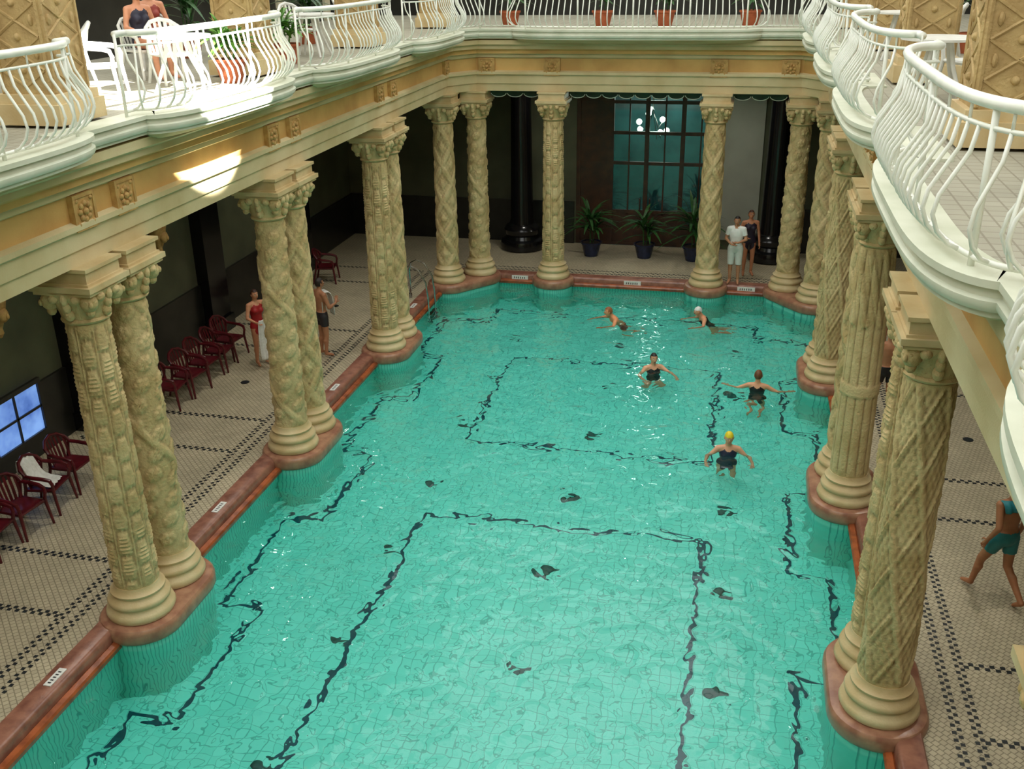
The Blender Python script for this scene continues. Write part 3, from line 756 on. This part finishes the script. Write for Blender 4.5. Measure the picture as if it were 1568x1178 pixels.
    if cap: shell(.081,.1,.118,3,lambda c:c.z>(.28 if c.y>0 else .28+c.y*.75),.003)
    else: shell(.082,.102,.12,3,lambda c:(c.z>.48 if c.y>.25 else (c.z>-.1 if c.y>-.1 else c.z>(-.95 if longhair else -.5))),.003)
    me3=bpy.data.meshes.new(name); bm.to_mesh(me3); bm.free()
    for c in(skin,c1,c2,cap or hair,(240,240,238),(30,24,20),(170,90,80)): me3.materials.append(cmat(c))
    o=bpy.data.objects.new(name,me3); sc.collection.objects.link(o); o.location=off
    return o
legsb=dict(knL=(-.12,.15,.56),knR=(.12,.05,.52),anL=(-.13,-.15,.32),anR=(.12,-.25,.25),toL=(-.13,-.22,.18),toR=(.12,-.36,.17))
person('swimmer',head_at=(2.80,16.4,.09),yaw=PI+.1,outfit='suit',female=True,c1=(24,32,62),cap=(228,206,40),skin=(220,164,130),scale=1.02,
  pose=dict(legsb,elL=(-.36,.06,1.24),wrL=(-.40,.27,1.2),haL=(-.39,.35,1.2),elR=(.36,.06,1.24),wrR=(.40,.27,1.2),haR=(.39,.35,1.2)))
person('swimmer',head_at=(3.30,19.35,.10),yaw=-.1,outfit='suit',female=True,c1=(16,16,20),hair=(110,66,36),skin=(220,160,122),scale=1.0,
  pose=dict(legsb,elL=(-.40,.04,1.30),wrL=(-.58,.12,1.28),haL=(-.66,.16,1.28),elR=(.40,.04,1.30),wrR=(.58,.12,1.28),haR=(.66,.16,1.28)))
person('swimmer',head_at=(1.15,20.0,.06),yaw=PI+.4,outfit='suit',female=True,c1=(20,20,26),hair=(24,18,16),skin=(220,162,126),scale=1.0,
  pose=dict(legsb,elL=(-.34,.18,1.3),wrL=(-.38,.42,1.28),haL=(-.36,.50,1.28),elR=(.34,.08,1.22),wrR=(.30,.3,1.12),haR=(.27,.37,1.08)))
person('swimmer',head_at=(-.2,22.9,.03),yaw=PI/2+.5,pitch=.5,outfit='trunks',c1=(150,60,40),hair=(150,90,50),skin=(226,152,106),hyaw=-.2,
  pose=dict(legsb,elL=(-.36,.15,1.4),wrL=(-.34,.38,1.5),haL=(-.32,.46,1.53),elR=(.36,.15,1.4),wrR=(.34,.38,1.5),haR=(.32,.46,1.53)))
person('swimmer',head_at=(1.9,23.25,.05),yaw=PI/2+.35,pitch=.5,outfit='suit',female=True,c1=(16,16,18),cap=(232,230,226),skin=(222,154,116),scale=.98,
  pose=dict(legsb,elL=(-.34,.12,1.35),wrL=(-.36,.34,1.4),haL=(-.35,.42,1.42),elR=(.34,.12,1.35),wrR=(.36,.34,1.4),haR=(.35,.42,1.42)))
person('man_in_white_shirt',loc=(2.66,25.5,.09),yaw=PI-.1,outfit='shirt',c1=(214,218,210),c2=(236,238,232),hair=(30,22,18),skin=(190,136,100),
  pose=dict(elL=(-.25,.02,1.17),wrL=(-.08,.2,1.12),haL=(-.0,.23,1.13),elR=(.25,.02,1.17),wrR=(.1,.2,1.08),haR=(.02,.235,1.07)))
person('woman_on_deck',loc=(3.0,26.6,0),yaw=PI+.2,outfit='suit',female=True,c1=(40,30,50),hair=(70,36,20),skin=(206,138,100),longhair=True,
  pose=dict(elR=(.27,-.02,1.16),wrR=(.16,.14,1.08),haR=(.1,.19,1.06)))
person('woman_in_red_swimsuit',loc=(-7.0,18.3,0),yaw=-PI/2-.5,outfit='suit',female=True,c1=(170,30,34),hair=(60,34,22),skin=(214,150,114),scale=.95,longhair=True,
  pose=dict(elL=(-.28,.08,1.2),wrL=(-.24,.3,1.16),haL=(-.22,.38,1.16),elR=(.27,.05,1.16),wrR=(.22,.27,1.1),haR=(.2,.35,1.09)))
cloth('white_towel',[((-.15,0,1.12),(.15,0,1.12)),((-.17,.02,.95),(.16,.0,.93)),((-.18,.0,.6),(.18,.02,.55)),((-.17,0,.22),(.19,0,.16))],(-6.7,18.06,.0),1.05)
person('man_with_towel',loc=(-5.85,19.0,0),yaw=-PI/2+.9,outfit='trunks',c1=(40,36,40),hair=(40,30,24),skin=(176,120,86),
  pose=dict(elR=(.26,.06,1.15),wrR=(.2,.26,1.2),haR=(.15,.3,1.26)))
cloth('white_towel',[((-.1,-.135,1.0),(.12,-.135,1.0)),((-.1,-.135,1.3),(.12,-.13,1.3)),((-.1,-.09,1.47),(.12,-.09,1.46)),((-.1,.06,1.49),(.12,.06,1.48)),((-.1,.15,1.34),(.12,.15,1.34)),((-.1,.16,.9),(.12,.16,.88))],(-5.77,19.06,0),-PI/2+.9)
person('man_in_teal_shorts',loc=(6.35,12.35,0),yaw=.5,outfit='trunks',c1=(30,120,124),hair=(30,22,18),skin=(168,112,76),scale=1.03,
  pose=dict(knL=(-.12,.2,.52),anL=(-.12,.3,.1),toL=(-.13,.45,.05),knR=(.1,-.02,.49),anR=(.1,-.35,.14),toR=(.11,-.22,.03),elL=(-.25,-.12,1.16),wrL=(-.25,.02,.93),haL=(-.25,.06,.85)))
cloth('teal_towel',[((-.17,.09,1.38),(.17,.09,1.38)),((-.2,.0,1.53),(.2,.0,1.53)),((-.2,-.11,1.47),(.2,-.11,1.47)),((-.2,-.135,1.36),(.2,-.135,1.36))],(6.35,12.35,.03),.5,k=cmat((40,130,140)))
person('man_in_black_shorts',loc=(5.5,18.0,0),yaw=.2,outfit='trunks',c1=(22,22,26),hair=(40,28,20),skin=(180,124,88),
  pose=dict(knL=(-.11,.12,.51),anL=(-.11,.16,.1),toL=(-.12,.31,.04),anR=(.1,-.2,.11),toR=(.12,-.06,.03)))
person('woman_walking',loc=(5.75,21.2,0),yaw=PI,outfit='suit',female=True,c1=(90,40,30),hair=(80,50,30),skin=(200,140,104))
sit=dict(pel=(0,-.02,.52),wai=(0,-.05,.67),che=(0,-.06,.85),nb=(0,-.05,1.04),head=(0,-.02,1.205),shL=(-.175,-.05,.99),shR=(.175,-.05,.99),elL=(-.25,-.02,.74),elR=(.25,-.02,.74),wrL=(-.24,.2,.7),wrR=(.24,.2,.7),haL=(-.23,.28,.7),haR=(.23,.28,.7),
  hiL=(-.09,0,.51),hiR=(.09,0,.51),knL=(-.12,.42,.50),knR=(.12,.42,.50),anL=(-.12,.44,.085),anR=(.12,.44,.085),toL=(-.13,.59,.03),toR=(.13,.59,.03))
for x,y,r,c,h in((-6.3,14.5,-2.0,(40,40,60),(70,40,24)),(-6.9,15.8,-2.4,(150,60,50),(50,30,20))):
    inst('white_plastic_chair',wc,(x,y,F),r); person('seated_guest',loc=(x,y,F),yaw=r,outfit='suit' ,female=True,pose=sit,c1=c,hair=h,skin=(214,150,116),longhair=True)
# ---------------------------------------------------------------- lights
w=bpy.data.worlds.new('sky'); sc.world=w; w.use_nodes=True
bg=w.node_tree.nodes['Background']; bg.inputs[0].default_value=(.99,1,.965,1); bg.inputs[1].default_value=2.65
l=bpy.data.lights.new('sun_through_skylight','SPOT'); l.energy=70000; l.spot_size=math.radians(13.5); l.spot_blend=.08; l.color=(1,.99,.95); l.shadow_soft_size=.05
o=bpy.data.objects.new('sun_through_skylight',l); sc.collection.objects.link(o); o.location=(3.5,9.5,13.2)
o.rotation_euler=(Vector((-4.95,12.6,6.35))-o.location).to_track_quat('-Z','Y').to_euler()
l=bpy.data.lights.new('lobby_lamp','POINT'); l.energy=110; l.color=(1,.97,.9); l.shadow_soft_size=.3
o=bpy.data.objects.new('lobby_lamp',l); sc.collection.objects.link(o); o.location=(0,31.5,4.2)
# ---------------------------------------------------------------- camera
cam=bpy.data.cameras.new('camera'); co=bpy.data.objects.new('camera',cam); sc.collection.objects.link(co)
cam.sensor_width=36; cam.lens=35.47; cam.clip_end=200
right=Vector((.9791,.2024,-.0143)); fwd=Vector((-.1915,.8987,-.3943)).normalized()
right=(right-fwd*right.dot(fwd)).normalized(); up=right.cross(fwd)
m=Matrix((right,up,-fwd)).transposed().to_4x4(); m.translation=(2.26,0,8)
co.matrix_world=Matrix.Translation((0,24.4,0))@Matrix.Rotation(.017,4,'Z')@Matrix.Translation((0,-24.4,0))@m
sc.camera=co
